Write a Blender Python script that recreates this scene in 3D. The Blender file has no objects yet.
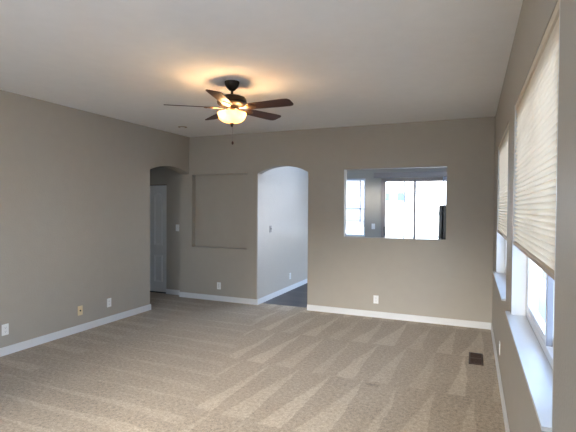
import bpy, bmesh, math, random
from mathutils import Vector, Matrix
S = bpy.context.scene
C = S.collection
PI = math.pi
# ---------------------------------------------------------------- camera
F_PX, YAW, PITCH, ROLL, CZ = 435.73, 0.401949, 0.0192734, 0.00704798, 1.5552
cam = bpy.data.cameras.new('camera'); co = bpy.data.objects.new('camera', cam); C.objects.link(co)
cam.sensor_width = 36; cam.lens = F_PX*36/576; cam.clip_start = 0.02; cam.clip_end = 200
_F = Vector((-math.sin(YAW)*math.cos(PITCH), math.cos(YAW)*math.cos(PITCH), -math.sin(PITCH)))
_R = Vector((math.cos(YAW), math.sin(YAW), 0)); _U = _R.cross(_F)
_R2 = math.cos(ROLL)*_R + math.sin(ROLL)*_U; _U2 = _R2.cross(_F)
co.matrix_world = Matrix(((_R2.x, _U2.x, -_F.x, 0), (_R2.y, _U2.y, -_F.y, 0), (_R2.z, _U2.z, -_F.z, CZ), (0, 0, 0, 1)))
S.camera = co
# ---------------------------------------------------------------- sky, exposure
S.view_settings.view_transform = 'Standard'; S.view_settings.look = 'None'
S.view_settings.gamma = 1; S.view_settings.use_curve_mapping = False
S.view_settings.exposure = 1.3
w = bpy.data.worlds.new('sky'); S.world = w; w.use_nodes = True
bg = w.node_tree.nodes['Background']
bg.inputs[1].default_value = 4.8
_t = w.node_tree                                                    # hazy horizon, deeper blue overhead
_c = _t.nodes.new('ShaderNodeTexCoord'); _s = _t.nodes.new('ShaderNodeSeparateXYZ'); _r = _t.nodes.new('ShaderNodeValToRGB')
_t.links.new(_c.outputs['Generated'], _s.inputs[0]); _t.links.new(_s.outputs[2], _r.inputs[0]); _t.links.new(_r.outputs[0], bg.inputs[0])
_e = _r.color_ramp.elements; _e[0].position = 0.0; _e[0].color = (1.0, 0.97, 0.93, 1); _e[1].position = 1.0; _e[1].color = (0.16, 0.34, 0.72, 1)
_m = _e.new(0.22); _m.color = (0.80, 0.88, 1.0, 1); _m = _e.new(0.5); _m.color = (0.36, 0.58, 0.92, 1)
sun = bpy.data.lights.new('sun', 'SUN'); so = bpy.data.objects.new('sun', sun); C.objects.link(so)
sun.energy = 12.0; sun.color = (1.0, 0.88, 0.76); sun.angle = math.radians(36)   # hazy low sun behind the house
so.rotation_euler = Vector((0.15, 0.90, -0.43)).to_track_quat('-Z', 'Y').to_euler()
# main dimensions (metres)
H = 2.74; YB = 6.187; XR = 0.2426; XL = -4.4666; YF = -1.7
XLO = XL-0.19                       # outer face of the left wall
YBO = YB+0.13                       # kitchen face of the back wall
YK = 9.2; XKR = 0.6; XK = -3.155    # kitchen
YH = 6.30; XHL = -6.9; YH0 = 2.6    # hall
WIN_R = [('window_1', 1.605, 3.25), ('window_2', 3.77, 5.33), ('window_added_3', -1.5, 1.15)]  # last one is added behind the viewer to light the left wall
WZ0, WZ1 = 0.84, 2.24
WZ = {'window_added_3': (0.12, 2.50)}
def portal(loc, rot, sx, sy):
    l = bpy.data.lights.new('window_portal', 'AREA'); l.shape = 'RECTANGLE'; l.size = sx; l.size_y = sy; l.cycles.is_portal = True
    o = bpy.data.objects.new('window_portal', l); C.objects.link(o); o.location = loc; o.rotation_euler = rot
for _n, a, b in WIN_R: z_ = WZ.get(_n, (WZ0, WZ1)); portal((XR+0.19, (a+b)/2, sum(z_)/2), (0, PI/2, 0), z_[1]-z_[0], b-a)
portal((-2.225, YF-0.2, 1.3), (PI/2, 0, 0), 1.75, 2.6)
portal((-2.4, 7.3, H+0.95), (0, 0, 0), 1.2, 1.6)
portal((XKR+0.16, 7.8, 1.3), (0, PI/2, 0), 2.4, 2.6)
portal((XHL-0.14, 3.6, 1.6), (0, -PI/2, 0), 0.8, 0.6)
portal((-0.8, YK+0.16, 1.05), (-PI/2, 0, 0), 1.8, 2.1)
portal((-2.365, YK+0.16, 1.5), (-PI/2, 0, 0), 0.5, 1.4)
# ---------------------------------------------------------------- materials
def mat(name, col, rough=0.6, metal=0.0, emis=None, es=0.0, bump=None, spec=0.5, var=None):
    m = bpy.data.materials.new(name); m.use_nodes = True; nt = m.node_tree; b = nt.nodes['Principled BSDF']
    b.inputs['Base Color'].default_value = (*col, 1); b.inputs['Roughness'].default_value = rough
    b.inputs['Metallic'].default_value = metal; b.inputs['Specular IOR Level'].default_value = spec
    if emis: b.inputs['Emission Color'].default_value = (*emis, 1); b.inputs['Emission Strength'].default_value = es
    tc = nt.nodes.new('ShaderNodeTexCoord')
    n = nt.nodes.new('ShaderNodeTexNoise'); nt.links.new(tc.outputs['Object'], n.inputs['Vector'])
    if bump:
        n.inputs['Scale'].default_value = bump[0]; n.inputs['Detail'].default_value = 3
        bp = nt.nodes.new('ShaderNodeBump'); bp.inputs['Strength'].default_value = bump[1]; bp.inputs['Distance'].default_value = bump[2]
        nt.links.new(n.outputs['Fac'], bp.inputs['Height']); nt.links.new(bp.outputs['Normal'], b.inputs['Normal'])
    v = var or 0.03
    n2 = nt.nodes.new('ShaderNodeTexNoise'); n2.inputs['Scale'].default_value = 9; nt.links.new(tc.outputs['Object'], n2.inputs['Vector'])
    mx = nt.nodes.new('ShaderNodeMix'); mx.data_type = 'RGBA'
    mx.inputs[6].default_value = (*[c*(1-v) for c in col], 1); mx.inputs[7].default_value = (*[min(1, c*(1+v)) for c in col], 1)
    nt.links.new(n2.outputs['Fac'], mx.inputs[0]); nt.links.new(mx.outputs[2], b.inputs['Base Color'])
    return m
M = {}
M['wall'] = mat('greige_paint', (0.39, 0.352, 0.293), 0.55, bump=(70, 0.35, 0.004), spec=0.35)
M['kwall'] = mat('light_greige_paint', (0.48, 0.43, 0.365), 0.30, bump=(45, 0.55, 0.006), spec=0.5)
M['ceil'] = mat('ceiling_paint', (0.86, 0.85, 0.83), 0.8, bump=(60, 0.35, 0.004), spec=0.2)
M['trim'] = mat('white_trim', (0.68, 0.68, 0.67), 0.35)
M['door'] = mat('door_paint', (0.62, 0.62, 0.60), 0.4)
M['plate'] = mat('white_plastic', (0.80, 0.80, 0.78), 0.35)
M['ivory'] = mat('ivory_plastic', (0.72, 0.60, 0.36), 0.4)
M['slot'] = mat('dark_slot', (0.03, 0.03, 0.03), 0.6)
M['bronze'] = mat('oil_rubbed_bronze', (0.030, 0.020, 0.014), 0.38, 0.6)
M['brass'] = mat('aged_brass', (0.22, 0.12, 0.06), 0.4, 0.8)
M['vinyl'] = mat('white_vinyl', (0.80, 0.81, 0.82), 0.35)
M['rail'] = mat('tan_rail', (0.40, 0.29, 0.18), 0.45)
M['headrail'] = mat('beige_rail', (0.62, 0.53, 0.40), 0.45)
M['alu'] = mat('bronze_aluminium', (0.32, 0.27, 0.24), 0.4, 0.2)
M['valance'] = mat('grey_valance', (0.30, 0.26, 0.235), 0.5)
M['black'] = mat('black_enamel', (0.015, 0.015, 0.015), 0.25)
M['steel'] = mat('pale_handle', (0.35, 0.32, 0.30), 0.4, 0.4)
M['vent'] = mat('brown_register', (0.060, 0.035, 0.025), 0.45, 0.4)
M['seal'] = mat('grey_seal', (0.22, 0.23, 0.26), 0.5)
M['stucco'] = mat('pale_stucco', (0.80, 0.79, 0.76), 0.9, bump=(30, 0.3, 0.01))
M['fence'] = mat('pale_fence', (0.74, 0.75, 0.76), 0.8)
M['ground'] = mat('tan_gravel', (0.36, 0.32, 0.26), 0.95, bump=(40, 0.5, 0.02), var=0.12)
M['bluepane'] = mat('blue_window', (0.07, 0.13, 0.22), 0.1)
M['path'] = mat('bounce_path_concrete', (0.30, 0.31, 0.32), 0.9)
M['reflector'] = mat('pale_reflector_concrete', (0.56, 0.54, 0.50), 0.9)
M['siding'] = mat('blue_grey_siding', (0.36, 0.43, 0.52), 0.8)
M['roof'] = mat('grey_shingle', (0.45, 0.43, 0.42), 0.9, bump=(25, 0.5, 0.02))

def wood(name, c1, c2, scale=(1.5, 24, 24), rough=0.35):
    m = bpy.data.materials.new(name); m.use_nodes = True; nt = m.node_tree; b = nt.nodes['Principled BSDF']
    tc = nt.nodes.new('ShaderNodeTexCoord'); mp = nt.nodes.new('ShaderNodeMapping'); mp.inputs['Scale'].default_value = scale
    n = nt.nodes.new('ShaderNodeTexNoise'); n.inputs['Scale'].default_value = 1.5; n.inputs['Detail'].default_value = 5
    cr = nt.nodes.new('ShaderNodeValToRGB'); cr.color_ramp.elements[0].color = (*c1, 1); cr.color_ramp.elements[1].color = (*c2, 1)
    cr.color_ramp.elements[0].position = 0.3; cr.color_ramp.elements[1].position = 0.7
    nt.links.new(tc.outputs['Object'], mp.inputs[0]); nt.links.new(mp.outputs[0], n.inputs['Vector'])
    nt.links.new(n.outputs['Fac'], cr.inputs[0]); nt.links.new(cr.outputs[0], b.inputs['Base Color'])
    b.inputs['Roughness'].default_value = rough
    return m
M['blade'] = wood('mahogany_blade', (0.030, 0.010, 0.007), (0.075, 0.024, 0.015), rough=0.5)
def plank_floor():
    m = bpy.data.materials.new('dark_plank_floor'); m.use_nodes = True; nt = m.node_tree; b = nt.nodes['Principled BSDF']
    tc = nt.nodes.new('ShaderNodeTexCoord'); br = nt.nodes.new('ShaderNodeTexBrick')
    br.inputs['Scale'].default_value = 1; br.inputs['Brick Width'].default_value = 1.2; br.inputs['Row Height'].default_value = 0.16
    br.inputs['Mortar Size'].default_value = 0.003; br.inputs['Color1'].default_value = (0.040, 0.030, 0.026, 1)
    br.inputs['Color2'].default_value = (0.065, 0.050, 0.044, 1); br.inputs['Mortar'].default_value = (0.015, 0.012, 0.01, 1)
    nt.links.new(tc.outputs['Object'], br.inputs['Vector']); nt.links.new(br.outputs['Color'], b.inputs['Base Color'])
    b.inputs['Roughness'].default_value = 0.45
    return m
M['plank'] = plank_floor()
def glass_mat(name, tint=(0.92, 0.96, 1.0), g=0.06):
    m = bpy.data.materials.new(name); m.use_nodes = True; nt = m.node_tree
    for n in list(nt.nodes):
        if n.type != 'OUTPUT_MATERIAL': nt.nodes.remove(n)
    out = [n for n in nt.nodes if n.type == 'OUTPUT_MATERIAL'][0]
    t = nt.nodes.new('ShaderNodeBsdfTransparent'); t.inputs[0].default_value = (*tint, 1)
    gl = nt.nodes.new('ShaderNodeBsdfGlossy'); gl.inputs['Roughness'].default_value = 0.02
    mx = nt.nodes.new('ShaderNodeMixShader'); mx.inputs[0].default_value = g
    nt.links.new(t.outputs[0], mx.inputs[1]); nt.links.new(gl.outputs[0], mx.inputs[2]); nt.links.new(mx.outputs[0], out.inputs[0])
    return m
M['glass'] = glass_mat('window_glass')
def cloth_mat(name, col, tcol, f):
    m = bpy.data.materials.new(name); m.use_nodes = True; nt = m.node_tree
    for n in list(nt.nodes):
        if n.type != 'OUTPUT_MATERIAL': nt.nodes.remove(n)
    out = [n for n in nt.nodes if n.type == 'OUTPUT_MATERIAL'][0]
    d = nt.nodes.new('ShaderNodeBsdfDiffuse'); d.inputs[0].default_value = (*col, 1)
    t = nt.nodes.new('ShaderNodeBsdfTranslucent'); t.inputs[0].default_value = (*tcol, 1)
    mx = nt.nodes.new('ShaderNodeMixShader'); mx.inputs[0].default_value = f
    nt.links.new(d.outputs[0], mx.inputs[1]); nt.links.new(t.outputs[0], mx.inputs[2]); nt.links.new(mx.outputs[0], out.inputs[0])
    return m
M['shade'] = cloth_mat('pleated_fabric', (0.74, 0.67, 0.56), (0.92, 0.76, 0.56), 0.38)
M['slat'] = mat('white_slat', (0.55, 0.58, 0.64), 0.5)
M['vane'] = cloth_mat('pale_vane', (0.6, 0.62, 0.66), (0.35, 0.40, 0.48), 0.4)
def bowl_mat():
    m = bpy.data.materials.new('amber_alabaster_glass'); m.use_nodes = True; nt = m.node_tree
    for n in list(nt.nodes):
        if n.type != 'OUTPUT_MATERIAL': nt.nodes.remove(n)
    out = [n for n in nt.nodes if n.type == 'OUTPUT_MATERIAL'][0]
    tc = nt.nodes.new('ShaderNodeTexCoord'); n = nt.nodes.new('ShaderNodeTexNoise'); n.inputs['Scale'].default_value = 14; n.inputs['Detail'].default_value = 4
    cr = nt.nodes.new('ShaderNodeValToRGB'); cr.color_ramp.elements[0].color = (0.95, 0.62, 0.30, 1); cr.color_ramp.elements[1].color = (1.0, 0.84, 0.58, 1)
    nt.links.new(tc.outputs['Object'], n.inputs['Vector']); nt.links.new(n.outputs['Fac'], cr.inputs[0])
    t = nt.nodes.new('ShaderNodeBsdfTranslucent'); d = nt.nodes.new('ShaderNodeBsdfDiffuse'); e = nt.nodes.new('ShaderNodeEmission')
    nt.links.new(cr.outputs[0], t.inputs[0]); nt.links.new(cr.outputs[0], d.inputs[0]); nt.links.new(cr.outputs[0], e.inputs[0])
    e.inputs[1].default_value = 0.18
    mx = nt.nodes.new('ShaderNodeMixShader'); mx.inputs[0].default_value = 0.45
    ad = nt.nodes.new('ShaderNodeAddShader')
    nt.links.new(d.outputs[0], mx.inputs[1]); nt.links.new(t.outputs[0], mx.inputs[2])
    nt.links.new(mx.outputs[0], ad.inputs[0]); nt.links.new(e.outputs[0], ad.inputs[1]); nt.links.new(ad.outputs[0], out.inputs[0])
    return m
M['bowl'] = bowl_mat()

def carpet_mat():
    m = bpy.data.materials.new('beige_carpet'); m.use_nodes = True; nt = m.node_tree; b = nt.nodes['Principled BSDF']
    L = nt.links
    tc = nt.nodes.new('ShaderNodeTexCoord')
    def noise(scale, detail=2, vec=None, rough=0.5):
        n = nt.nodes.new('ShaderNodeTexNoise'); n.inputs['Scale'].default_value = scale; n.inputs['Detail'].default_value = detail
        n.inputs['Roughness'].default_value = rough
        L.new(vec or tc.outputs['Object'], n.inputs['Vector']); return n
    def mth(op, a, b_=None, c=None):
        n = nt.nodes.new('ShaderNodeMath'); n.operation = op
        for i, v in enumerate((a, b_, c)):
            if v is None: continue
            if isinstance(v, (int, float)): n.inputs[i].default_value = v
            else: L.new(v, n.inputs[i])
        return n.outputs[0]
    # slight waviness of the strokes
    wn = noise(1.3, 2); sx = nt.nodes.new('ShaderNodeSeparateXYZ'); L.new(tc.outputs['Object'], sx.inputs[0])
    wc = nt.nodes.new('ShaderNodeSeparateColor'); L.new(wn.outputs['Color'], wc.inputs[0])
    fine = noise(16, 2); fc = nt.nodes.new('ShaderNodeSeparateColor'); L.new(fine.outputs['Color'], fc.inputs[0])
    X = mth('ADD', sx.outputs[0], mth('ADD', mth('MULTIPLY', mth('SUBTRACT', wc.outputs[0], 0.5), 0.10), mth('MULTIPLY', mth('SUBTRACT', fc.outputs[0], 0.5), 0.03)))
    Y = mth('ADD', sx.outputs[1], mth('ADD', mth('MULTIPLY', mth('SUBTRACT', wc.outputs[1], 0.5), 0.10), mth('MULTIPLY', mth('SUBTRACT', fc.outputs[1], 0.5), 0.03)))
    def strokes(a, bb, per, row, off, mn, mxw):
        # a: across the strokes, bb: along them; wedges widen towards the vacuum
        r = mth('DIVIDE', mth('SUBTRACT', off, bb), row)
        ri = mth('FLOOR', r); v = mth('FRACT', r)
        wr = nt.nodes.new('ShaderNodeTexWhiteNoise'); wr.noise_dimensions = '1D'; L.new(ri, wr.inputs['W'])
        u = mth('ADD', mth('DIVIDE', a, per), wr.outputs['Value'])
        ui = mth('FLOOR', u); fu = mth('FRACT', u)
        cell = nt.nodes.new('ShaderNodeTexWhiteNoise'); cell.noise_dimensions = '2D'
        cv = nt.nodes.new('ShaderNodeCombineXYZ'); L.new(ui, cv.inputs[0]); L.new(ri, cv.inputs[1]); L.new(cv.outputs[0], cell.inputs['Vector'])
        wdt = mth('MULTIPLY', v, mth('ADD', mn, mth('MULTIPLY', cell.outputs['Value'], mxw)))
        # soft threshold: light where fu > 1 - width
        d = mth('SUBTRACT', fu, mth('SUBTRACT', 1.0, wdt))
        s = nt.nodes.new('ShaderNodeMapRange'); s.interpolation_type = 'SMOOTHSTEP'
        s.inputs['From Min'].default_value = -0.05; s.inputs['From Max'].default_value = 0.03; L.new(d, s.inputs['Value'])
        # the light wedge weakens / strengthens from stroke to stroke
        cs = nt.nodes.new('ShaderNodeSeparateColor'); L.new(cell.outputs['Color'], cs.inputs[0])
        return mth('MULTIPLY', s.outputs[0], mth('ADD', 0.45, mth('MULTIPLY', cs.outputs[1], 0.6)))
    sA = strokes(X, Y, 0.31, 1.08, 6.03, 0.30, 0.50)
    sB = strokes(Y, mth('MULTIPLY', X, -1), 0.27, 1.9, 1.9, 0.15, 0.45)
    reg = nt.nodes.new('ShaderNodeMapRange'); reg.interpolation_type = 'SMOOTHSTEP'
    reg.inputs['From Min'].default_value = -2.28; reg.inputs['From Max'].default_value = -2.18
    L.new(mth('ADD', X, mth('MULTIPLY', mth('SUBTRACT', sx.outputs[1], 3.6), 0.30)), reg.inputs['Value'])
    st = mth('ADD', mth('MULTIPLY', sA, reg.outputs[0]), mth('MULTIPLY', mth('MULTIPLY', sB, 0.62), mth('SUBTRACT', 1.0, reg.outputs[0])))
    big = noise(2.2, 3)
    grain = noise(90, 3, rough=0.7); grain2 = noise(34, 2)
    val = mth('ADD', mth('MULTIPLY', st, 0.27),
              mth('ADD', mth('MULTIPLY', mth('SUBTRACT', big.outputs['Fac'], 0.5), 0.25),
                  mth('ADD', mth('MULTIPLY', mth('SUBTRACT', grain.outputs['Fac'], 0.5), 1.5), mth('MULTIPLY', mth('SUBTRACT', grain2.outputs['Fac'], 0.5), 0.9))))
    # a small worn smudge in the pile
    dx = mth('DIVIDE', mth('ADD', sx.outputs[0], 0.80), 0.075); dy = mth('DIVIDE', mth('SUBTRACT', sx.outputs[1], 3.80), 0.035)
    dd = mth('ADD', mth('MULTIPLY', dx, dx), mth('ADD', mth('MULTIPLY', dy, dy), mth('MULTIPLY', fine.outputs['Fac'], 0.8)))
    sm = nt.nodes.new('ShaderNodeMapRange'); sm.inputs['From Min'].default_value = 0.6; sm.inputs['From Max'].default_value = 1.6
    sm.inputs['To Min'].default_value = -0.28; sm.inputs['To Max'].default_value = 0.0; L.new(dd, sm.inputs['Value'])
    fac = mth('ADD', mth('ADD', val, sm.outputs[0]), 0.40)
    cr = nt.nodes.new('ShaderNodeValToRGB')
    cr.color_ramp.elements[0].position = 0.0; cr.color_ramp.elements[0].color = CARPET_LO
    cr.color_ramp.elements[1].position = 1.0; cr.color_ramp.elements[1].color = CARPET_HI
    L.new(fac, cr.inputs[0]); L.new(cr.outputs[0], b.inputs['Base Color'])
    b.inputs['Roughness'].default_value = 0.95; b.inputs['Specular IOR Level'].default_value = 0.1
    b.inputs['Sheen Weight'].default_value = 0.25; b.inputs['Sheen Roughness'].default_value = 0.5
    bp = nt.nodes.new('ShaderNodeBump'); bp.inputs['Strength'].default_value = 0.6; bp.inputs['Distance'].default_value = 0.006
    L.new(grain.outputs['Fac'], bp.inputs['Height']); L.new(bp.outputs['Normal'], b.inputs['Normal'])
    return m
CARPET_LO = (0.142, 0.094, 0.047, 1); CARPET_HI = (0.55, 0.43, 0.287, 1)
M['carpet'] = carpet_mat()

# ---------------------------------------------------------------- mesh helpers
def box(bm, x0, x1, y0, y1, z0, z1, bev=0.0):
    t = bmesh.new(); bmesh.ops.create_cube(t, size=1)
    for v in t.verts: v.co = Vector(((x0+x1)/2+v.co.x*(x1-x0), (y0+y1)/2+v.co.y*(y1-y0), (z0+z1)/2+v.co.z*(z1-z0)))
    if bev > 0: bmesh.ops.bevel(t, geom=t.edges[:], offset=bev, segments=2, profile=0.5, affect='EDGES')
    me = bpy.data.meshes.new('t'); t.to_mesh(me); t.free(); bm.from_mesh(me); bpy.data.meshes.remove(me)
def prism(bm, pts, axis, a, b):
    """extrude a closed 2D outline between a and b on an axis (outline is in the other two, in xyz order)"""
    def P(u, v, w_):
        return {'x': (w_, u, v), 'y': (u, w_, v), 'z': (u, v, w_)}[axis]
    A = [bm.verts.new(P(u, v, a)) for u, v in pts]; B = [bm.verts.new(P(u, v, b)) for u, v in pts]
    n = len(pts)
    bm.faces.new(A); bm.faces.new(B[::-1])
    for i in range(n): bm.faces.new((A[i], B[i], B[(i+1) % n], A[(i+1) % n]))
def lathe(bm, prof, c=(0, 0, 0), seg=32, cap=True):
    rings = []
    for r, z in prof:
        rings.append([bm.verts.new((c[0]+r*math.cos(2*PI*k/seg), c[1]+r*math.sin(2*PI*k/seg), c[2]+z)) for k in range(seg)])
    for A, B in zip(rings, rings[1:]):
        for k in range(seg): bm.faces.new((A[k], A[(k+1) % seg], B[(k+1) % seg], B[k]))
    if cap:
        bm.faces.new(rings[0]); bm.faces.new(rings[-1])
def tube(bm, pts, r, seg=10):
    pts = [Vector(p) for p in pts]; rings = []
    for i, p in enumerate(pts):
        d = (pts[min(i+1, len(pts)-1)]-pts[max(i-1, 0)]).normalized()
        a = Vector((0, 0, 1)) if abs(d.z) < 0.9 else Vector((1, 0, 0)); u = d.cross(a).normalized(); v = d.cross(u)
        rings.append([bm.verts.new(p+r*(math.cos(2*PI*k/seg)*u+math.sin(2*PI*k/seg)*v)) for k in range(seg)])
    for A, B in zip(rings, rings[1:]):
        for k in range(seg): bm.faces.new((A[k], A[(k+1) % seg], B[(k+1) % seg], B[k]))
    bm.faces.new(rings[0]); bm.faces.new(rings[-1])
def obj(name, bm, m, parent=None, smooth=False, loc=None):
    bmesh.ops.recalc_face_normals(bm, faces=bm.faces[:])
    me = bpy.data.meshes.new(name); bm.to_mesh(me); bm.free(); me.materials.append(m)
    if smooth:
        for p in me.polygons: p.use_smooth = True
        try: me.set_sharp_from_angle(angle=math.radians(35))
        except Exception: pass
    o = bpy.data.objects.new(name, me); C.objects.link(o)
    if loc: o.location = loc
    if parent: o.parent = parent
    return o
def boxes(name, m, lst, parent=None, bev=0.0, **k):
    bm = bmesh.new()
    for b in lst: box(bm, *b, bev=bev)
    return obj(name, bm, m, parent, **k)
def thing(name, label, cat, loc=(0, 0, 0), rz=0, group=None):
    o = bpy.data.objects.new(name, None); C.objects.link(o); o.location = loc; o.rotation_euler = (0, 0, rz)
    o.empty_display_size = 0.1
    o['label'] = label; o['category'] = cat
    if group: o['group'] = group
    return o
def tag(o, label, cat, group=None):
    o['label'] = label; o['category'] = cat
    if group: o['group'] = group
    return o
def struct(o, label=None, cat=None):
    o['kind'] = 'structure'
    if label: o['label'] = label
    if cat: o['category'] = cat
    return o
def sthing(name, label, cat, loc=(0, 0, 0)):
    return struct(thing(name, label, cat, loc))
def arc_header(u0, u1, zs, zp, top, n=20):
    """outline of the wall above a segmental arch"""
    pts = [(u0, top), (u1, top)]
    half = (u1-u0)/2; rise = zp-zs; R = (half*half+rise*rise)/(2*rise); cz = zp-R; cu = (u0+u1)/2
    th = math.asin(half/R)
    for i in range(n+1):
        t = th-2*th*i/n; pts.append((cu+R*math.sin(t), cz+R*math.cos(t)))
    return pts

# ---------------------------------------------------------------- structure
struct(boxes('floor', M['carpet'], [(XHL, XR+0.15, YF-0.15, YH+0.03, -0.12, 0)]), 'beige carpet with vacuum stroke marks across the empty room', 'floor')
struct(boxes('floor_kitchen', M['plank'], [(XK-0.1, XKR+0.12, YH+0.03, YK+0.14, -0.12, 0.0)]), 'dark plank floor seen through the right arched opening', 'floor')
SX0, SX1, SY0, SY1 = -3.0, -1.8, 6.5, 8.1                       # kitchen skylight, added unseen to light the left kitchen wall
struct(boxes('ceiling', M['ceil'], [(XHL-0.1, XR+0.15, YF-0.15, YB+0.12, H, H+0.12), (XK-0.12, SX0, YB+0.12, YK+0.14, H, H+0.12), (SX1, XKR+0.12, YB+0.12, YK+0.14, H, H+0.12), (SX0, SX1, YB+0.12, SY0, H, H+0.12), (SX0, SX1, SY1, YK+0.14, H, H+0.12)]), 'pale ceiling above the ceiling fan', 'ceiling')

# back wall: niche, right arch, pass-through
N0, N1, NZ0, NZ1 = -4.406, -3.348, 0.878, 2.102
A0, A1 = XK, -2.302
P0, P1, PZ0, PZ1 = -1.742, -0.334, 1.133, 2.119
bm = bmesh.new()
box(bm, XLO, N0, YB, YBO, 0, H); box(bm, N0, N1, YB, YBO, 0, NZ0); box(bm, N0, N1, YB, YBO, NZ1, H); box(bm, N0, N1, YB+0.10, YBO, NZ0, NZ1)
box(bm, N1, A0-0.02, YB, YBO, 0, H); box(bm, A0-0.02, A0, YB, YBO, 2.093, H)
prism(bm, arc_header(A0, A1, 2.093, 2.203, H), 'y', YB, YBO)
box(bm, A1, P0, YB, YBO, 0, H); box(bm, P0, P1, YB, YBO, 0, PZ0); box(bm, P0, P1, YB, YBO, PZ1, H)
box(bm, P1, XR+0.15, YB, YBO, 0, H)
struct(obj('wall_back', bm, M['wall']), 'greige wall with recessed niche, arched opening and pass-through', 'wall')
# left wall with arched opening in its far end
Y0 = 5.21
bm = bmesh.new()
box(bm, XLO, XL, YF-0.15, Y0, 0, H); prism(bm, arc_header(Y0, YB, 2.112, 2.205, H), 'x', XLO, XL)
struct(obj('wall_left', bm, M['wall']), 'long greige wall on the left with arched opening at its far end', 'wall')
# right wall with windows
bm = bmesh.new(); ys = YF-0.15
for n, a, b in sorted(WIN_R, key=lambda t: t[1]):
    z_ = WZ.get(n, (WZ0, WZ1)); box(bm, XR, XR+0.15, ys, a, 0, H); box(bm, XR, XR+0.15, a, b, 0, z_[0]); box(bm, XR, XR+0.15, a, b, z_[1], H); ys = b
box(bm, XR, XR+0.15, ys, YB, 0, H)
struct(obj('wall_right', bm, M['wall']), 'greige wall on the right holding the shaded windows', 'wall')
# front wall behind the viewer, with a wide glazed opening added to light the room
G0, G1, GZ = -3.1, -1.35, 2.6
struct(boxes('wall_front', M['wall'], [(XLO, G0, YF-0.15, YF, 0, H), (G1, XR, YF-0.15, YF, 0, H), (G0, G1, YF-0.15, YF, GZ, H)]), 'greige wall behind the viewer', 'wall')
# hall
HX0, HX1, HZ = -5.78, -5.03, 1.95
struct(boxes('wall_hall', M['wall'], [(XHL, HX0, YH, YH+0.12, 0, H), (HX1, XLO, YH, YH+0.12, 0, H), (HX0, HX1, YH, YH+0.12, HZ, H), (XHL-0.1, XHL, YH0, 3.3, 0, H), (XHL-0.1, XHL, 3.9, YH+0.12, 0, H), (XHL-0.1, XHL, 3.3, 3.9, 0, 1.2), (XHL-0.1, XHL, 3.3, 3.9, 2.0, H), (XHL, XLO, YH0-0.1, YH0, 0, H),
    (HX0-0.06, HX1+0.06, YH+0.12, YH+0.2, 0, H)]), 'dim hall wall behind the left arched opening', 'wall')
# kitchen walls
KW0, KW1, KWZ0, KWZ1 = -2.62, -2.125, 0.95, 2.185
KD0, KD1, KDZ = -1.79, -0.17, 2.185
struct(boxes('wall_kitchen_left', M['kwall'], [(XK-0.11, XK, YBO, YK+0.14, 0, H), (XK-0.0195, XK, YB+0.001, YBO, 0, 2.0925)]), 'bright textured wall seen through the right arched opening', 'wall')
struct(boxes('wall_kitchen_back', M['wall'], [(XK, KW0, YK, YK+0.14, 0, H), (KW0, KW1, YK, YK+0.14, 0, KWZ0), (KW0, KW1, YK, YK+0.14, KWZ1, H), (KW1, KD0, YK, YK+0.14, 0, H),
    (KD0, KD1, YK, YK+0.14, KDZ, H), (KD1, XKR, YK, YK+0.14, 0, H)]), 'far kitchen wall with a window and a sliding glass door', 'wall')
struct(boxes('wall_kitchen_right', M['wall'], [(XKR, XKR+0.12, YBO, 6.5, 0, H), (XKR, XKR+0.12, 9.1, YK+0.14, 0, H), (XKR, XKR+0.12, 6.5, 9.1, 0, 0.1), (XKR, XKR+0.12, 6.5, 9.1, 2.5, H), (XR+0.15, XKR, YBO-0.12, YBO, 0, H)]), 'kitchen wall beyond the pass-through, out of sight to the right', 'wall')

# baseboards
BH, BT = 0.085, 0.014
def baseboard(name, segs, label):
    bm = bmesh.new()
    for s in segs:
        x0, x1, y0, y1 = s; box(bm, x0, x1, y0, y1, 0, BH*0.82); 
        i = BT*0.28
        # thinner moulded top edge
        if x1-x0 < y1-y0: box(bm, x0+(i if s in inner_x else 0), x1-(0 if s in inner_x else i), y0, y1, BH*0.82, BH)
        else: box(bm, x0, x1, y0+(i if s in inner_y else 0), y1-(0 if s in inner_y else i), BH*0.82, BH)
    return struct(obj(name, bm, M['trim']), label, 'baseboard')
inner_x = set(); inner_y = set()
s = [(XLO, XK+BT, YB-BT, YB), (A1-BT*0, XR-BT, YB-BT, YB)]
for q in s: inner_y.add(q)
baseboard('baseboard_back', s, 'white baseboard along the wall with the niche and pass-through')
s = [(XL, XL+BT, YF, Y0+BT)]
baseboard('baseboard_left', s+[(XLO, XL, Y0, Y0+BT)], 'white baseboard along the long left wall')
s = [(XR-BT, XR, YF, YB)]; inner_x.update(s)
baseboard('baseboard_right', s, 'white baseboard under the shaded windows')
baseboard('baseboard_kitchen', [(XK, XK+BT, YB, YK)], 'white baseboard along the bright wall in the right arch')
s = [(HX1+0.0, XLO, YH-BT, YH)]; inner_y.update(s)
baseboard('baseboard_hall', s, 'short white baseboard beside the white hall door')

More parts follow.
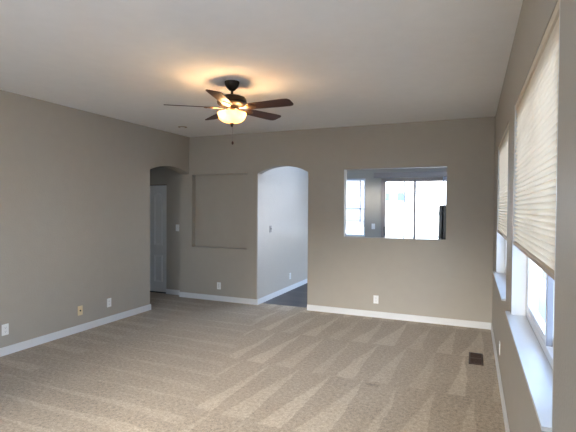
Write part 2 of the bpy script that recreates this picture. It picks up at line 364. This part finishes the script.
# ---------------------------------------------------------------- right-wall windows
def slider_window(name, a, b, label):
    r = sthing(name, label, 'window')
    WZ0, WZ1 = WZ.get(name, (0.84, 2.24))
    fx0, fx1 = XR+0.085, XR+0.15
    z0, z1, fw = WZ0+0.015, WZ1, 0.045
    bm = bmesh.new()
    box(bm, fx0, fx1, a, a+fw, z0, z1, 0.003); box(bm, fx0, fx1, b-fw, b, z0, z1, 0.003)
    box(bm, fx0, fx1, a+fw, b-fw, z0, z0+fw, 0.003); box(bm, fx0, fx1, a+fw, b-fw, z1-fw, z1, 0.003)
    obj('window_frame', bm, M['vinyl'], r)
    mid = (a+b)/2; sw = 0.035
    def sash(y0, y1, x0, x1):
        bm = bmesh.new()
        zz0, zz1 = z0+fw, z1-fw
        box(bm, x0, x1, y0, y0+sw, zz0, zz1, 0.002); box(bm, x0, x1, y1-sw, y1, zz0, zz1, 0.002)
        box(bm, x0, x1, y0+sw, y1-sw, zz0, zz0+sw, 0.002); box(bm, x0, x1, y0+sw, y1-sw, zz1-sw, zz1, 0.002)
        o = obj('sash', bm, M['vinyl'], r)
        xm = (x0+x1)/2
        boxes('pane', M['glass'], [(xm-0.002, xm+0.002, y0+sw, y1-sw, zz0+sw, zz1-sw)], o)
        return o
    s1 = sash(mid-0.02, b-fw, fx0+0.004, fx0+0.028)
    sash(a+fw, mid+0.02, fx0+0.032, fx0+0.056)
    boxes('meeting_rail_seal', M['seal'], [(fx0+0.004, fx0+0.03, mid-0.030, mid-0.0205, z0+fw, z1-fw)], r)
    boxes('latch', M['vinyl'], [(fx0-0.010, fx0+0.004, mid-0.012, mid+0.008, 1.22, 1.28)], r, bev=0.002)
    # painted returns of the recess (white jambs) and the sill board
    boxes('jamb', M['trim'], [(XR, fx0, b-0.012, b, z0, z1)], r)
    boxes('jamb', M['trim'], [(XR, fx0, a, a+0.012, z0, z1)], r)
    bm = bmesh.new(); box(bm, XR-0.030, fx0, a+0.001, b-0.001, WZ0, z0, 0.0)
    box(bm, XR-0.030, XR, a-0.0, a+0.001, WZ0, z0); box(bm, XR-0.030, XR, b-0.001, b+0.09, WZ0, z0)
    obj('window_sill', bm, M['trim'], r)
    return r
slider_window('window_1', *WIN_R[0][1:], 'near slider window with a wide white sill under the big pleated shade')
slider_window('window_2', *WIN_R[1][1:], 'far slider window near the back corner with a white sill')
slider_window('window_added_3', *WIN_R[2][1:], 'slider window added unseen behind the viewer to light the left wall')

def pleated_shade(a, b, zb, label):
    r = thing('pleated_shade', label, 'window shade', (XR+0.017, (a+b)/2, zb), group='pleated window shades')
    hw = (b-a)/2-0.015; ht = WZ1-zb-0.001
    bm = bmesh.new(); zs0 = 0.02; zs1 = ht-0.035; n = int(round((zs1-zs0)/0.027)); k = 6
    A, B = [], []
    for i in range(n*k+1):
        z = zs0+(zs1-zs0)*i/(n*k); x = 0.008-0.017*abs(math.sin(PI*i/k))**0.8
        A.append(bm.verts.new((x, -hw, z))); B.append(bm.verts.new((x, hw, z)))
    for i in range(n*k): bm.faces.new((A[i], A[i+1], B[i+1], B[i]))
    for i in range(1, n):                                        # stitched fold behind every pleat
        z = zs0+(zs1-zs0)*i/n; box(bm, 0.008, 0.016, -hw, hw, z-0.0012, z+0.0012)
    obj('pleated_fabric', bm, M['shade'], r)
    boxes('headrail', M['headrail'], [(-0.015, 0.018, -hw, hw, ht-0.036, ht)], r, bev=0.003)
    boxes('bottom_rail', M['rail'], [(-0.013, 0.013, -hw, hw, 0, 0.020)], r, bev=0.003)
    return r
pleated_shade(*WIN_R[0][1:], 1.322, 'large cream pleated shade covering most of the near window on the right wall')
pleated_shade(*WIN_R[1][1:], 1.305, 'cream pleated shade on the far window beside the back corner')

# glazed door added unseen behind the viewer to light the room
r = sthing('door_added_3', 'wide sliding glass door added unseen behind the viewer to light the room', 'door')
bm = bmesh.new()
for x in (G0, (G0+G1)/2-0.03, G1-0.06): box(bm, x, x+0.06, YF-0.11, YF-0.05, 0.0, GZ)
box(bm, G0+0.06, G1-0.06, YF-0.108, YF-0.052, 0.0, 0.06); box(bm, G0+0.06, G1-0.06, YF-0.108, YF-0.052, GZ-0.06, GZ)
obj('door_frame', bm, M['vinyl'], r)
boxes('pane', M['glass'], [(G0+0.06, (G0+G1)/2-0.03, YF-0.082, YF-0.078, 0.06, GZ-0.06)], r)
boxes('pane', M['glass'], [((G0+G1)/2+0.03, G1-0.06, YF-0.082, YF-0.078, 0.06, GZ-0.06)], r)

# ---------------------------------------------------------------- hall bifold door
r = sthing('door_1', 'white panelled closet door seen through the left arched opening', 'door')
def leaf(x0, x1):
    z0, z1 = 0.022, HZ-0.012; y0, y1 = YH+0.012, YH+0.045
    bm = bmesh.new(); box(bm, x0, x1, y0, y1, z0, z1, 0.002)
    lo = obj('door_leaf', bm, M['door'], r)
    cx = (x0+x1)/2; pw = 0.092
    def panel(za, zb, arch):
        bm = bmesh.new()
        for off, d0, d1 in ((0.0, 0.008, 0.0), (0.020, 0.006, 0.0)):
            u0, u1 = cx-pw+off, cx+pw-off; lo_, hi = za+off, zb-off
            # moulding ring as four bars (top one arched)
            t = 0.010
            bars = [[(u0, lo_), (u0+t, lo_), (u0+t, hi), (u0, hi)], [(u1-t, lo_), (u1, lo_), (u1, hi), (u1-t, hi)], [(u0+t, lo_), (u1-t, lo_), (u1-t, lo_+t), (u0+t, lo_+t)]]
            if arch:
                k = 14; top = [(u0+t+(u1-u0-2*t)*i/k, hi+0.045*math.sin(PI*i/k)**1.5) for i in range(k+1)]
                bars.append(top+[(u, v-t) for u, v in top[::-1]])
            else: bars.append([(u0+t, hi-t), (u1-t, hi-t), (u1-t, hi), (u0+t, hi)])
            for p_ in bars: prism(bm, p_, 'y', y0-d0, y0)
        obj('raised_panel', bm, M['trim'], lo)
    panel(0.20, 0.68, False); panel(0.86, 1.76, True)
    return lo
leaf(HX0+0.004, -5.408); leaf(-5.402, HX1-0.004)
boxes('track', M['slot'], [(HX0, HX1, YH+0.015, YH+0.04, HZ-0.012, HZ)], r)
boxes('door_gap_shade', M['slot'], [(HX0, HX1-0.002, YH+0.010, YH+0.05, 0.0, 0.018)], r)  # dark strip painted in for the shade in the gap under the leaves

r = sthing('window_added_6', 'hall side window added out of sight to light the hall', 'window')  # unseen opening added to brighten the hall and its door
boxes('window_frame', M['vinyl'], [(XHL-0.08, XHL-0.03, 3.3, 3.34, 1.2, 2.0), (XHL-0.08, XHL-0.03, 3.86, 3.9, 1.2, 2.0), (XHL-0.08, XHL-0.03, 3.34, 3.86, 1.2, 1.24), (XHL-0.08, XHL-0.03, 3.34, 3.86, 1.96, 2.0)], r)
boxes('pane', M['glass'], [(XHL-0.057, XHL-0.053, 3.34, 3.86, 1.24, 1.96)], r)

# ---------------------------------------------------------------- kitchen window, sliding door, blinds
r = sthing('window_5', 'narrow kitchen window at the left end of the pass-through view', 'window')
bm = bmesh.new(); fw = 0.04; y0, y1 = YK+0.05, YK+0.11
box(bm, KW0, KW0+fw, y0, y1, KWZ0, KWZ1); box(bm, KW1-fw, KW1, y0, y1, KWZ0, KWZ1)
box(bm, KW0+fw, KW1-fw, y0, y1, KWZ0, KWZ0+fw); box(bm, KW0+fw, KW1-fw, y0, y1, KWZ1-fw, KWZ1)
box(bm, KW0+fw, KW1-fw, y0+0.01, y1-0.01, 1.52, 1.56)
obj('window_frame', bm, M['vinyl'], r)
boxes('pane', M['glass'], [(KW0+fw, KW1-fw, YK+0.076, YK+0.08, KWZ0+fw, 1.52)], r)
boxes('pane', M['glass'], [(KW0+fw, KW1-fw, YK+0.076, YK+0.08, 1.56, KWZ1-fw)], r)
r = thing('slatted_blind', 'white horizontal slat blind on the narrow kitchen window', 'window blind', ((KW0+KW1)/2, YK+0.025, 1.0))
hw = (KW1-KW0)/2-0.008
boxes('headrail', M['slat'], [(-hw, hw, -0.02, 0.02, KWZ1-1.0-0.035, KWZ1-1.0)], r)
bm = bmesh.new(); z = 0.285
while z < KWZ1-1.0-0.04:
    prism(bm, [(-0.012, z-0.0125), (0.012, z+0.0115), (0.012, z+0.0135), (-0.012, z-0.0105)], 'x', -hw, hw); z += 0.030
for k in range(12):                                             # gathered lower slats
    prism(bm, [(-0.018, 0.18+k*0.008), (0.018, 0.18+k*0.008), (0.018, 0.1855+k*0.008), (-0.018, 0.1855+k*0.008)], 'x', -hw, hw)
obj('slats', bm, M['slat'], r)
boxes('bottom_rail', M['slat'], [(-hw, hw, -0.02, 0.02, 0.155, 0.172)], r)
for x in (-0.19, 0.14): boxes('ladder_tape', M['seal'], [(x-0.010, x+0.010, -0.022, -0.020, 0.16, KWZ1-1.035)], r)

r = sthing('door_2', 'sliding glass door beyond the pass-through opening', 'door')
bm = bmesh.new(); fw = 0.065; y0, y1 = YK+0.02, YK+0.12
box(bm, KD0, KD0+fw, y0, y1, 0, KDZ); box(bm, KD1-fw, KD1, y0, y1, 0, KDZ)
box(bm, KD0+fw, KD1-fw, y0, y1, KDZ-0.05, KDZ); box(bm, KD0+fw, KD1-fw, y0, y1, 0.0, 0.04)
obj('door_frame', bm, M['alu'], r)
def dpanel(x0, x1, y, sl, sr):
    bm = bmesh.new()
    box(bm, x0, x0+sl, y, y+0.035, 0.04, KDZ-0.05); box(bm, x1-sr, x1, y, y+0.035, 0.04, KDZ-0.05)
    box(bm, x0+sl, x1-sr, y, y+0.035, 0.04, 0.12); box(bm, x0+sl, x1-sr, y, y+0.035, KDZ-0.075, KDZ-0.05)
    o = obj('door_panel', bm, M['alu'], r)
    boxes('pane', M['glass'], [(x0+sl, x1-sr, y+0.015, y+0.019, 0.12, KDZ-0.075)], o); return o
mid = -1.105
pl = dpanel(KD0+fw, mid+0.02, YK+0.03, 0.025, 0.045); dpanel(mid-0.02, KD1-fw, YK+0.07, 0.03, 0.05)
boxes('door_handle', M['slot'], [(KD0+fw+0.002, KD0+fw+0.03, YK-0.01, YK+0.03, 0.98, 1.17)], pl, bev=0.003)
boxes('screen_stile', M['fence'], [(-1.345, -1.315, YK+0.122, YK+0.135, 0.04, KDZ-0.05)], r)

r = thing('vertical_blind', 'grey vertical blind headrail and stacked vanes over the sliding glass door', 'window blind', (-1.0, YK-0.05, 2.19))
boxes('headrail', M['valance'], [(-0.93, 0.98, -0.045, 0.045, 0.0, 0.11)], r, bev=0.004)
for k in range(9):
    x = 0.440+k*0.030
    prism_bm = bmesh.new(); prism(prism_bm, [(x, -0.035), (x+0.010, -0.012), (x+0.014, 0.015), (x+0.012, 0.035), (x+0.0135, 0.035), (x+0.0155, 0.015), (x+0.0115, -0.012), (x+0.0015, -0.035)], 'z', -2.12, 0.0)
    obj('vane', prism_bm, M['vane'], r)

r = sthing('window_added_4', 'kitchen side window added out of sight to light the wall in the right arch', 'window')  # unseen opening added to throw daylight on the left kitchen wall
boxes('window_frame', M['vinyl'], [(XKR+0.04, XKR+0.1, 6.5, 6.54, 0.1, 2.5), (XKR+0.04, XKR+0.1, 9.06, 9.1, 0.1, 2.5), (XKR+0.04, XKR+0.1, 6.54, 9.06, 0.1, 0.14), (XKR+0.04, XKR+0.1, 6.54, 9.06, 2.46, 2.5), (XKR+0.04, XKR+0.1, 7.78, 7.82, 0.14, 2.46)], r)
boxes('pane', M['glass'], [(XKR+0.068, XKR+0.072, 6.54, 7.78, 0.14, 2.46)], r)
boxes('pane', M['glass'], [(XKR+0.068, XKR+0.072, 7.82, 9.06, 0.14, 2.46)], r)

r = sthing('window_added_7', 'kitchen skylight added out of sight to brighten the wall in the right arch', 'window', (0, 0, 0))
boxes('light_well', M['ceil'], [(SX0-0.06, SX0, SY0-0.06, SY1+0.06, H+0.12, H+0.85), (SX1, SX1+0.06, SY0-0.06, SY1+0.06, H+0.12, H+0.85), (SX0, SX1, SY0-0.06, SY0, H+0.12, H+0.85), (SX0, SX1, SY1, SY1+0.06, H+0.12, H+0.85)], r)  # tall curb added to keep direct sun out of the kitchen
boxes('pane', M['glass'], [(SX0-0.05, SX1+0.05, SY0-0.05, SY1+0.05, H+0.85, H+0.856)], r)

# refrigerator whose black side and bow handle show at the right end of the pass-through
r = thing('refrigerator', 'black refrigerator with curved pale handle at the right end of the pass-through view', 'refrigerator', (-0.425, 7.0, 0))
boxes('cabinet', M['black'], [(0.0, 0.70, 0, 0.72, 0.03, 1.61)], r, bev=0.012)
boxes('freezer_door', M['black'], [(-0.058, -0.004, 0.004, 0.716, 1.08, 1.608)], r, bev=0.012)
boxes('fridge_door', M['black'], [(-0.058, -0.004, 0.004, 0.716, 0.07, 1.07)], r, bev=0.012)
boxes('kick_grille', M['black'], [(-0.01, 0.69, 0.02, 0.70, 0.0, 0.03)], r)
bm = bmesh.new(); tube(bm, [(-0.056-0.035*math.sin(PI*i/12)**0.7, 0.06, 1.10+0.40*i/12) for i in range(13)], 0.008); obj('door_handle', bm, M['steel'], r, True)
bm = bmesh.new(); tube(bm, [(-0.056-0.035*math.sin(PI*i/12)**0.7, 0.06, 0.52+0.53*i/12) for i in range(13)], 0.008); obj('door_handle', bm, M['steel'], r, True)

# ---------------------------------------------------------------- ceiling fan
FX, FY = -2.118, 3.606
fan = thing('ceiling_fan', 'five-blade bronze and mahogany ceiling fan with a lit amber glass bowl', 'ceiling fan', (FX, FY, H))
bm = bmesh.new(); lathe(bm, [(0.070, 0), (0.070, -0.012), (0.062, -0.040), (0.046, -0.060), (0.030, -0.078), (0.020, -0.084)]); obj('canopy', bm, M['bronze'], fan, True)
bm = bmesh.new(); lathe(bm, [(0.0125, -0.080), (0.0125, -0.125)], seg=16); lathe(bm, [(0.026, -0.118), (0.030, -0.135), (0.050, -0.140)], seg=24); obj('downrod', bm, M['bronze'], fan, True)
bm = bmesh.new(); lathe(bm, [(0.045, -0.132), (0.095, -0.137), (0.126, -0.150), (0.138, -0.172), (0.138, -0.206), (0.124, -0.222), (0.095, -0.230), (0.060, -0.232)], seg=48); obj('motor_housing', bm, M['bronze'], fan, True)
bm = bmesh.new(); lathe(bm, [(0.139, -0.186), (0.1415, -0.188), (0.1415, -0.192), (0.139, -0.194)], seg=48, cap=False); obj('trim_band', bm, M['bronze'], fan, True)
bm = bmesh.new(); lathe(bm, [(0.060, -0.228), (0.062, -0.262), (0.052, -0.276), (0.030, -0.280)], seg=32); obj('switch_housing', bm, M['bronze'], fan, True)
bm = bmesh.new(); lathe(bm, [(0.007, -0.27), (0.007, -0.388)], seg=10); obj('bowl_rod', bm, M['bronze'], fan, True)
def blade_mesh():
    bm = bmesh.new(); pts = []
    prof = [(0.175, 0.050), (0.20, 0.058), (0.30, 0.063), (0.42, 0.068), (0.52, 0.072), (0.580, 0.072), (0.604, 0.066), (0.618, 0.050), (0.622, 0.030)]
    pts = [(x, y) for x, y in prof]+[(x, -y) for x, y in prof[::-1]]
    prism(bm, pts, 'z', -0.003, 0.003)
    me = bpy.data.meshes.new('fan_blade'); bmesh.ops.recalc_face_normals(bm, faces=bm.faces[:]); bm.to_mesh(me); bm.free(); me.materials.append(M['blade']); return me
def iron_mesh():
    bm = bmesh.new()
    pts = [(0.085, 0.012), (0.12, 0.010), (0.150, 0.018), (0.175, 0.036), (0.205, 0.042), (0.235, 0.030), (0.262, 0.010)]
    prism(bm, pts+[(x, -y) for x, y in pts[::-1]], 'z', -0.010, -0.0035)
    for x, y in ((0.195, 0.024), (0.195, -0.024), (0.24, 0)): lathe(bm, [(0.006, -0.013), (0.006, -0.010)], (x, y, 0), 10)
    me = bpy.data.meshes.new('blade_iron'); bmesh.ops.recalc_face_normals(bm, faces=bm.faces[:]); bm.to_mesh(me); bm.free(); me.materials.append(M['brass']); return me
bme, ime = blade_mesh(), iron_mesh()
for k in range(5):
    az = math.radians(-74+72*k)
    o = bpy.data.objects.new('fan_blade', bme); C.objects.link(o); o.parent = fan
    o.matrix_local = Matrix.Translation((0, 0, -0.247)) @ Matrix.Rotation(az, 4, 'Z') @ Matrix.Rotation(math.radians(-12), 4, 'X')
    i_ = bpy.data.objects.new('blade_iron', ime); C.objects.link(i_); i_.parent = o
# glass bowl with a scalloped-looking rolled rim, open at the top
bm = bmesh.new()
outer = [(0.150, -0.292), (0.151, -0.300), (0.146, -0.312), (0.140, -0.333), (0.128, -0.352), (0.104, -0.370), (0.068, -0.383), (0.030, -0.389), (0.010, -0.390)]
inner = [(0.010, -0.386), (0.030, -0.385), (0.066, -0.379), (0.101, -0.366), (0.124, -0.349), (0.136, -0.332), (0.142, -0.312), (0.145, -0.300), (0.146, -0.292)]
outer = [(r_*0.9, z_) for r_, z_ in outer]; inner = [(r_*0.9, z_) for r_, z_ in inner]
lathe(bm, outer+inner, seg=56, cap=False)
obj('glass_bowl', bm, M['bowl'], fan, True)
bm = bmesh.new(); lathe(bm, [(0.004, -0.384), (0.018, -0.390), (0.020, -0.399), (0.010, -0.407), (0.012, -0.415), (0.004, -0.425)], seg=20); obj('finial', bm, M['bronze'], fan, True)
for k in range(3):
    a = math.radians(10+120*k); bx, by = 0.062*math.cos(a), 0.062*math.sin(a)
    bm = bmesh.new(); lathe(bm, [(0.012, -0.275), (0.014, -0.300), (0.018, -0.312), (0.022, -0.330), (0.018, -0.350), (0.006, -0.358)], (bx, by, 0), 16)
    mb = M.setdefault('bulb', mat('lit_bulb', (1, 0.9, 0.7), 0.4, emis=(1.0, 0.66, 0.32), es=6)); obj('light_bulb', bm, mb, fan, True)
bm = bmesh.new(); tube(bm, [(0.006, 0, -0.424), (0.007, 0, -0.50), (0.008, 0, -0.560)], 0.0016, 6); ch = obj('pull_chain', bm, M['steel'], fan)
bm = bmesh.new(); lathe(bm, [(0.003, -0.560), (0.009, -0.568), (0.010, -0.582), (0.004, -0.592)], (0.008, 0, 0), 14); obj('pull_fob', bm, M['blade'], ch, True)
for k in range(3):
    a = math.radians(10+120*k)
    l = bpy.data.lights.new('fan_bulb_light', 'POINT'); l.energy = 3.4; l.color = (1.0, 0.70, 0.38); l.shadow_soft_size = 0.04
    lo = bpy.data.objects.new('fan_bulb_light', l); C.objects.link(lo); lo.location = (FX+0.092*math.cos(a), FY+0.092*math.sin(a), H-0.302)

# small recessed ceiling light
r = thing('recessed_light', 'small round recessed ceiling light near the far left corner', 'ceiling light', (-3.99, 5.36, H))
bm = bmesh.new(); lathe(bm, [(0.042, -0.001), (0.046, -0.006), (0.064, -0.004), (0.068, -0.0005)], seg=32, cap=False); obj('trim_ring', bm, M['rail'], r, True)
bm = bmesh.new(); lathe(bm, [(0.001, -0.014), (0.024, -0.012), (0.034, -0.007), (0.042, -0.001)], seg=32); obj('lens', bm, M['plate'], r, True)

# ---------------------------------------------------------------- outlets, switches, vent
def plate(name, label, cat, loc, rz, kind='duplex', m='plate', group=None):
    """front faces local -Y; width along X"""
    r = thing(name, label, cat, loc, rz, group)
    boxes('cover_plate', M[m], [(-0.036, 0.036, -0.006, 0, -0.058, 0.058)], r, bev=0.002)
    if kind == 'duplex':
        for z in (-0.020, 0.020):
            bm = bmesh.new(); pts = [(0.0165*math.cos(t)*1.0, z+0.0145*math.sin(t)) for t in [2*PI*i/16 for i in range(16)]]
            prism(bm, pts, 'y', -0.009, -0.006); o = obj('receptacle', bm, M[m], r)
            boxes('slots', M['slot'], [(-0.008, -0.006, -0.0095, -0.009, z-0.002, z+0.007), (0.006, 0.008, -0.0095, -0.009, z-0.002, z+0.007), (-0.002, 0.002, -0.0095, -0.009, z-0.010, z-0.006)], o)
    elif kind == 'decora':
        for x in (-0.012, 0.012): boxes('jack_strip', M[m], [(x-0.009, x+0.009, -0.009, -0.006, -0.036, 0.036)], r, bev=0.001)
        boxes('centre_slot', M['slot'], [(-0.0025, 0.0025, -0.0065, -0.006, -0.036, 0.036)], r)
    elif kind == 'jack':
        bm = bmesh.new(); lathe(bm, [(0.010, 0), (0.010, 0.004), (0.005, 0.006), (0.005, 0.012)], seg=14)
        bmesh.ops.rotate(bm, verts=bm.verts, matrix=Matrix.Rotation(PI/2, 3, 'X'), cent=(0, 0, 0)); bmesh.ops.translate(bm, verts=bm.verts, vec=(0, -0.006, 0)); obj('jack', bm, M['slot'], r)
    elif kind == 'switch':
        boxes('toggle', M[m], [(-0.005, 0.005, -0.020, -0.006, -0.004, 0.014)], r, bev=0.001)
        for z in (0.03, -0.03): boxes('screw', M['slot'], [(-0.002, 0.002, -0.0065, -0.006, z-0.002, z+0.002)], r)
    return r
plate('wall_outlet', 'white double outlet on the long left wall, nearest the viewer', 'outlet', (XL, 3.002, 0.265), PI/2, group=None)
plate('cable_plate', 'ivory cable jack plate on the left wall between two white outlets', 'jack plate', (XL, 3.941, 0.262), PI/2, 'jack', 'ivory')
plate('wall_outlet', 'white double outlet on the left wall nearest the left arch', 'outlet', (XL, 4.408, 0.268), PI/2)
plate('wall_outlet', 'white outlet on the back wall beneath the niche', 'outlet', (-3.865, YB, 0.25), 0, 'decora')
plate('wall_outlet', 'white outlet on the back wall beneath the pass-through', 'outlet', (-1.258, YB, 0.255), 0, 'duplex')
plate('wall_outlet', 'small outlet on the right wall low between the windows', 'outlet', (XR, 4.41, 0.284), -PI/2)
plate('light_switch', 'white light switch on the hall wall beside the closet door', 'switch', (-4.79, YH, 1.186), 0, 'switch')
plate('light_switch', 'light switch on the bright wall inside the right arch', 'switch', (XK, 6.669, 1.191), PI/2, 'switch', 'valance')
plate('wall_outlet', 'white outlet low on the bright wall inside the right arch', 'outlet', (XK, 7.538, 0.269), PI/2)
plate('wall_outlet', 'small white plate on the kitchen wall between window and sliding door', 'outlet', (-1.945, YK, 1.17), 0, 'switch')

r = thing('floor_vent', 'brown metal floor register set in the carpet near the right wall', 'floor vent', (0.046, 4.90, 0.0))
VX, VY = 0.068, 0.185
boxes('vent_frame', M['vent'], [(-VX, VX, -VY, -VY+0.02, 0.001, 0.007), (-VX, VX, VY-0.02, VY, 0.001, 0.007), (-VX, -VX+0.016, -VY+0.02, VY-0.02, 0.001, 0.007), (VX-0.016, VX, -VY+0.02, VY-0.02, 0.001, 0.007), (-VX+0.016, VX-0.016, -0.012, 0.012, 0.001, 0.0068)], r)
boxes('duct_opening', M['slot'], [(-VX+0.016, VX-0.016, -VY+0.02, VY-0.02, 0.0005, 0.002)], r)
sl = []
y = -VY+0.03
while y < VY-0.03:
    if abs(y) > 0.018: sl.append((-VX+0.016, VX-0.016, y, y+0.004, 0.002, 0.006))
    y += 0.013
boxes('louvres', M['vent'], sl, r)

# ---------------------------------------------------------------- outdoors
struct(boxes('trim_shade_eave', M['trim'], [(XR+0.15, XR+1.2, 1.3, YB, H, H+0.12)]), 'eave added unseen above the right-hand windows to cut their sky light', 'eave')  # unseen overhang added to hold sky light off the sills
struct(boxes('ground', M['ground'], [(-30, 30, -20, 45, -0.30, -0.125)]), 'pale ground outside the windows', 'ground')
struct(boxes('ground_reflector', M['reflector'], [(-7, 0.38, -7, YF-0.16, -0.3, -0.11), (XR+0.16, 4.19, -2.3, 1.2, -0.3, -0.11)]), 'added pale patio behind the viewer', 'reflector')  # pale slabs added out of view to bounce light up to the ceiling
struct(boxes('ground_bounce_path', M['path'], [(XR+0.16, 4.19, 1.21, 13, -0.3, -0.11)]), 'concrete path added outside the right windows to bounce sky light in', 'path')  # added strip, its tone sets the light bounced through the right windows
def house(name, x0, x1, y0, y1, h, label, wins, m='stucco', rise=1.6):
    r = thing(name, label, 'house', ((x0+x1)/2, y0, -0.125))
    cx = (x0+x1)/2; d = y1-y0
    boxes('house_wall', M[m], [(x0-cx, x1-cx, 0, d, 0, h)], r)
    bm = bmesh.new(); prism(bm, [(-0.5, h), (d+0.5, h), (d/2, h+rise)], 'x', x0-cx-0.5, x1-cx+0.5); obj('roof', bm, M['roof'], r)
    for a, b, za, zb in wins:
        f = boxes('window', M['vinyl'], [(a-cx-0.06, b-cx+0.06, -0.03, -0.001, za-0.06, zb+0.06)], r)
        boxes('pane', M['bluepane'], [(a-cx, b-cx, -0.045, -0.031, za, zb)], f)
    return r
house('neighbour_house', -14, 8, 19, 27, 5.6, 'pale neighbouring house with small blue windows beyond the sliding glass door', [(-3.48, -3.31, 1.99, 2.35), (-3.0, -2.69, 1.99, 2.35), (-2.61, -2.37, 1.99, 2.35)])
tag(boxes('garden_fence', M['fence'], [(-12, 8, 14.0, 14.06, -0.125, 0.95)]+[(-12+k*2.5, -11.9+k*2.5, 13.92, 14.0, -0.125, 1.0) for k in range(9)]), 'low pale fence across the yard beyond the sliding glass door', 'fence')
house('neighbour_house', 4.2, 13, 1.3, 6.0, 6.2, 'house wall added close outside the right-hand windows to block sky light', [], 'siding')  # added building that blocks the sky from the right windows
house('sunblocker', 0.6, 4.1, -6.5, -2.4, 3.2, 'garage added unseen behind the viewer to keep sun off the right sills', [], rise=0.3)  # unseen block added to shade the side yard from the sun
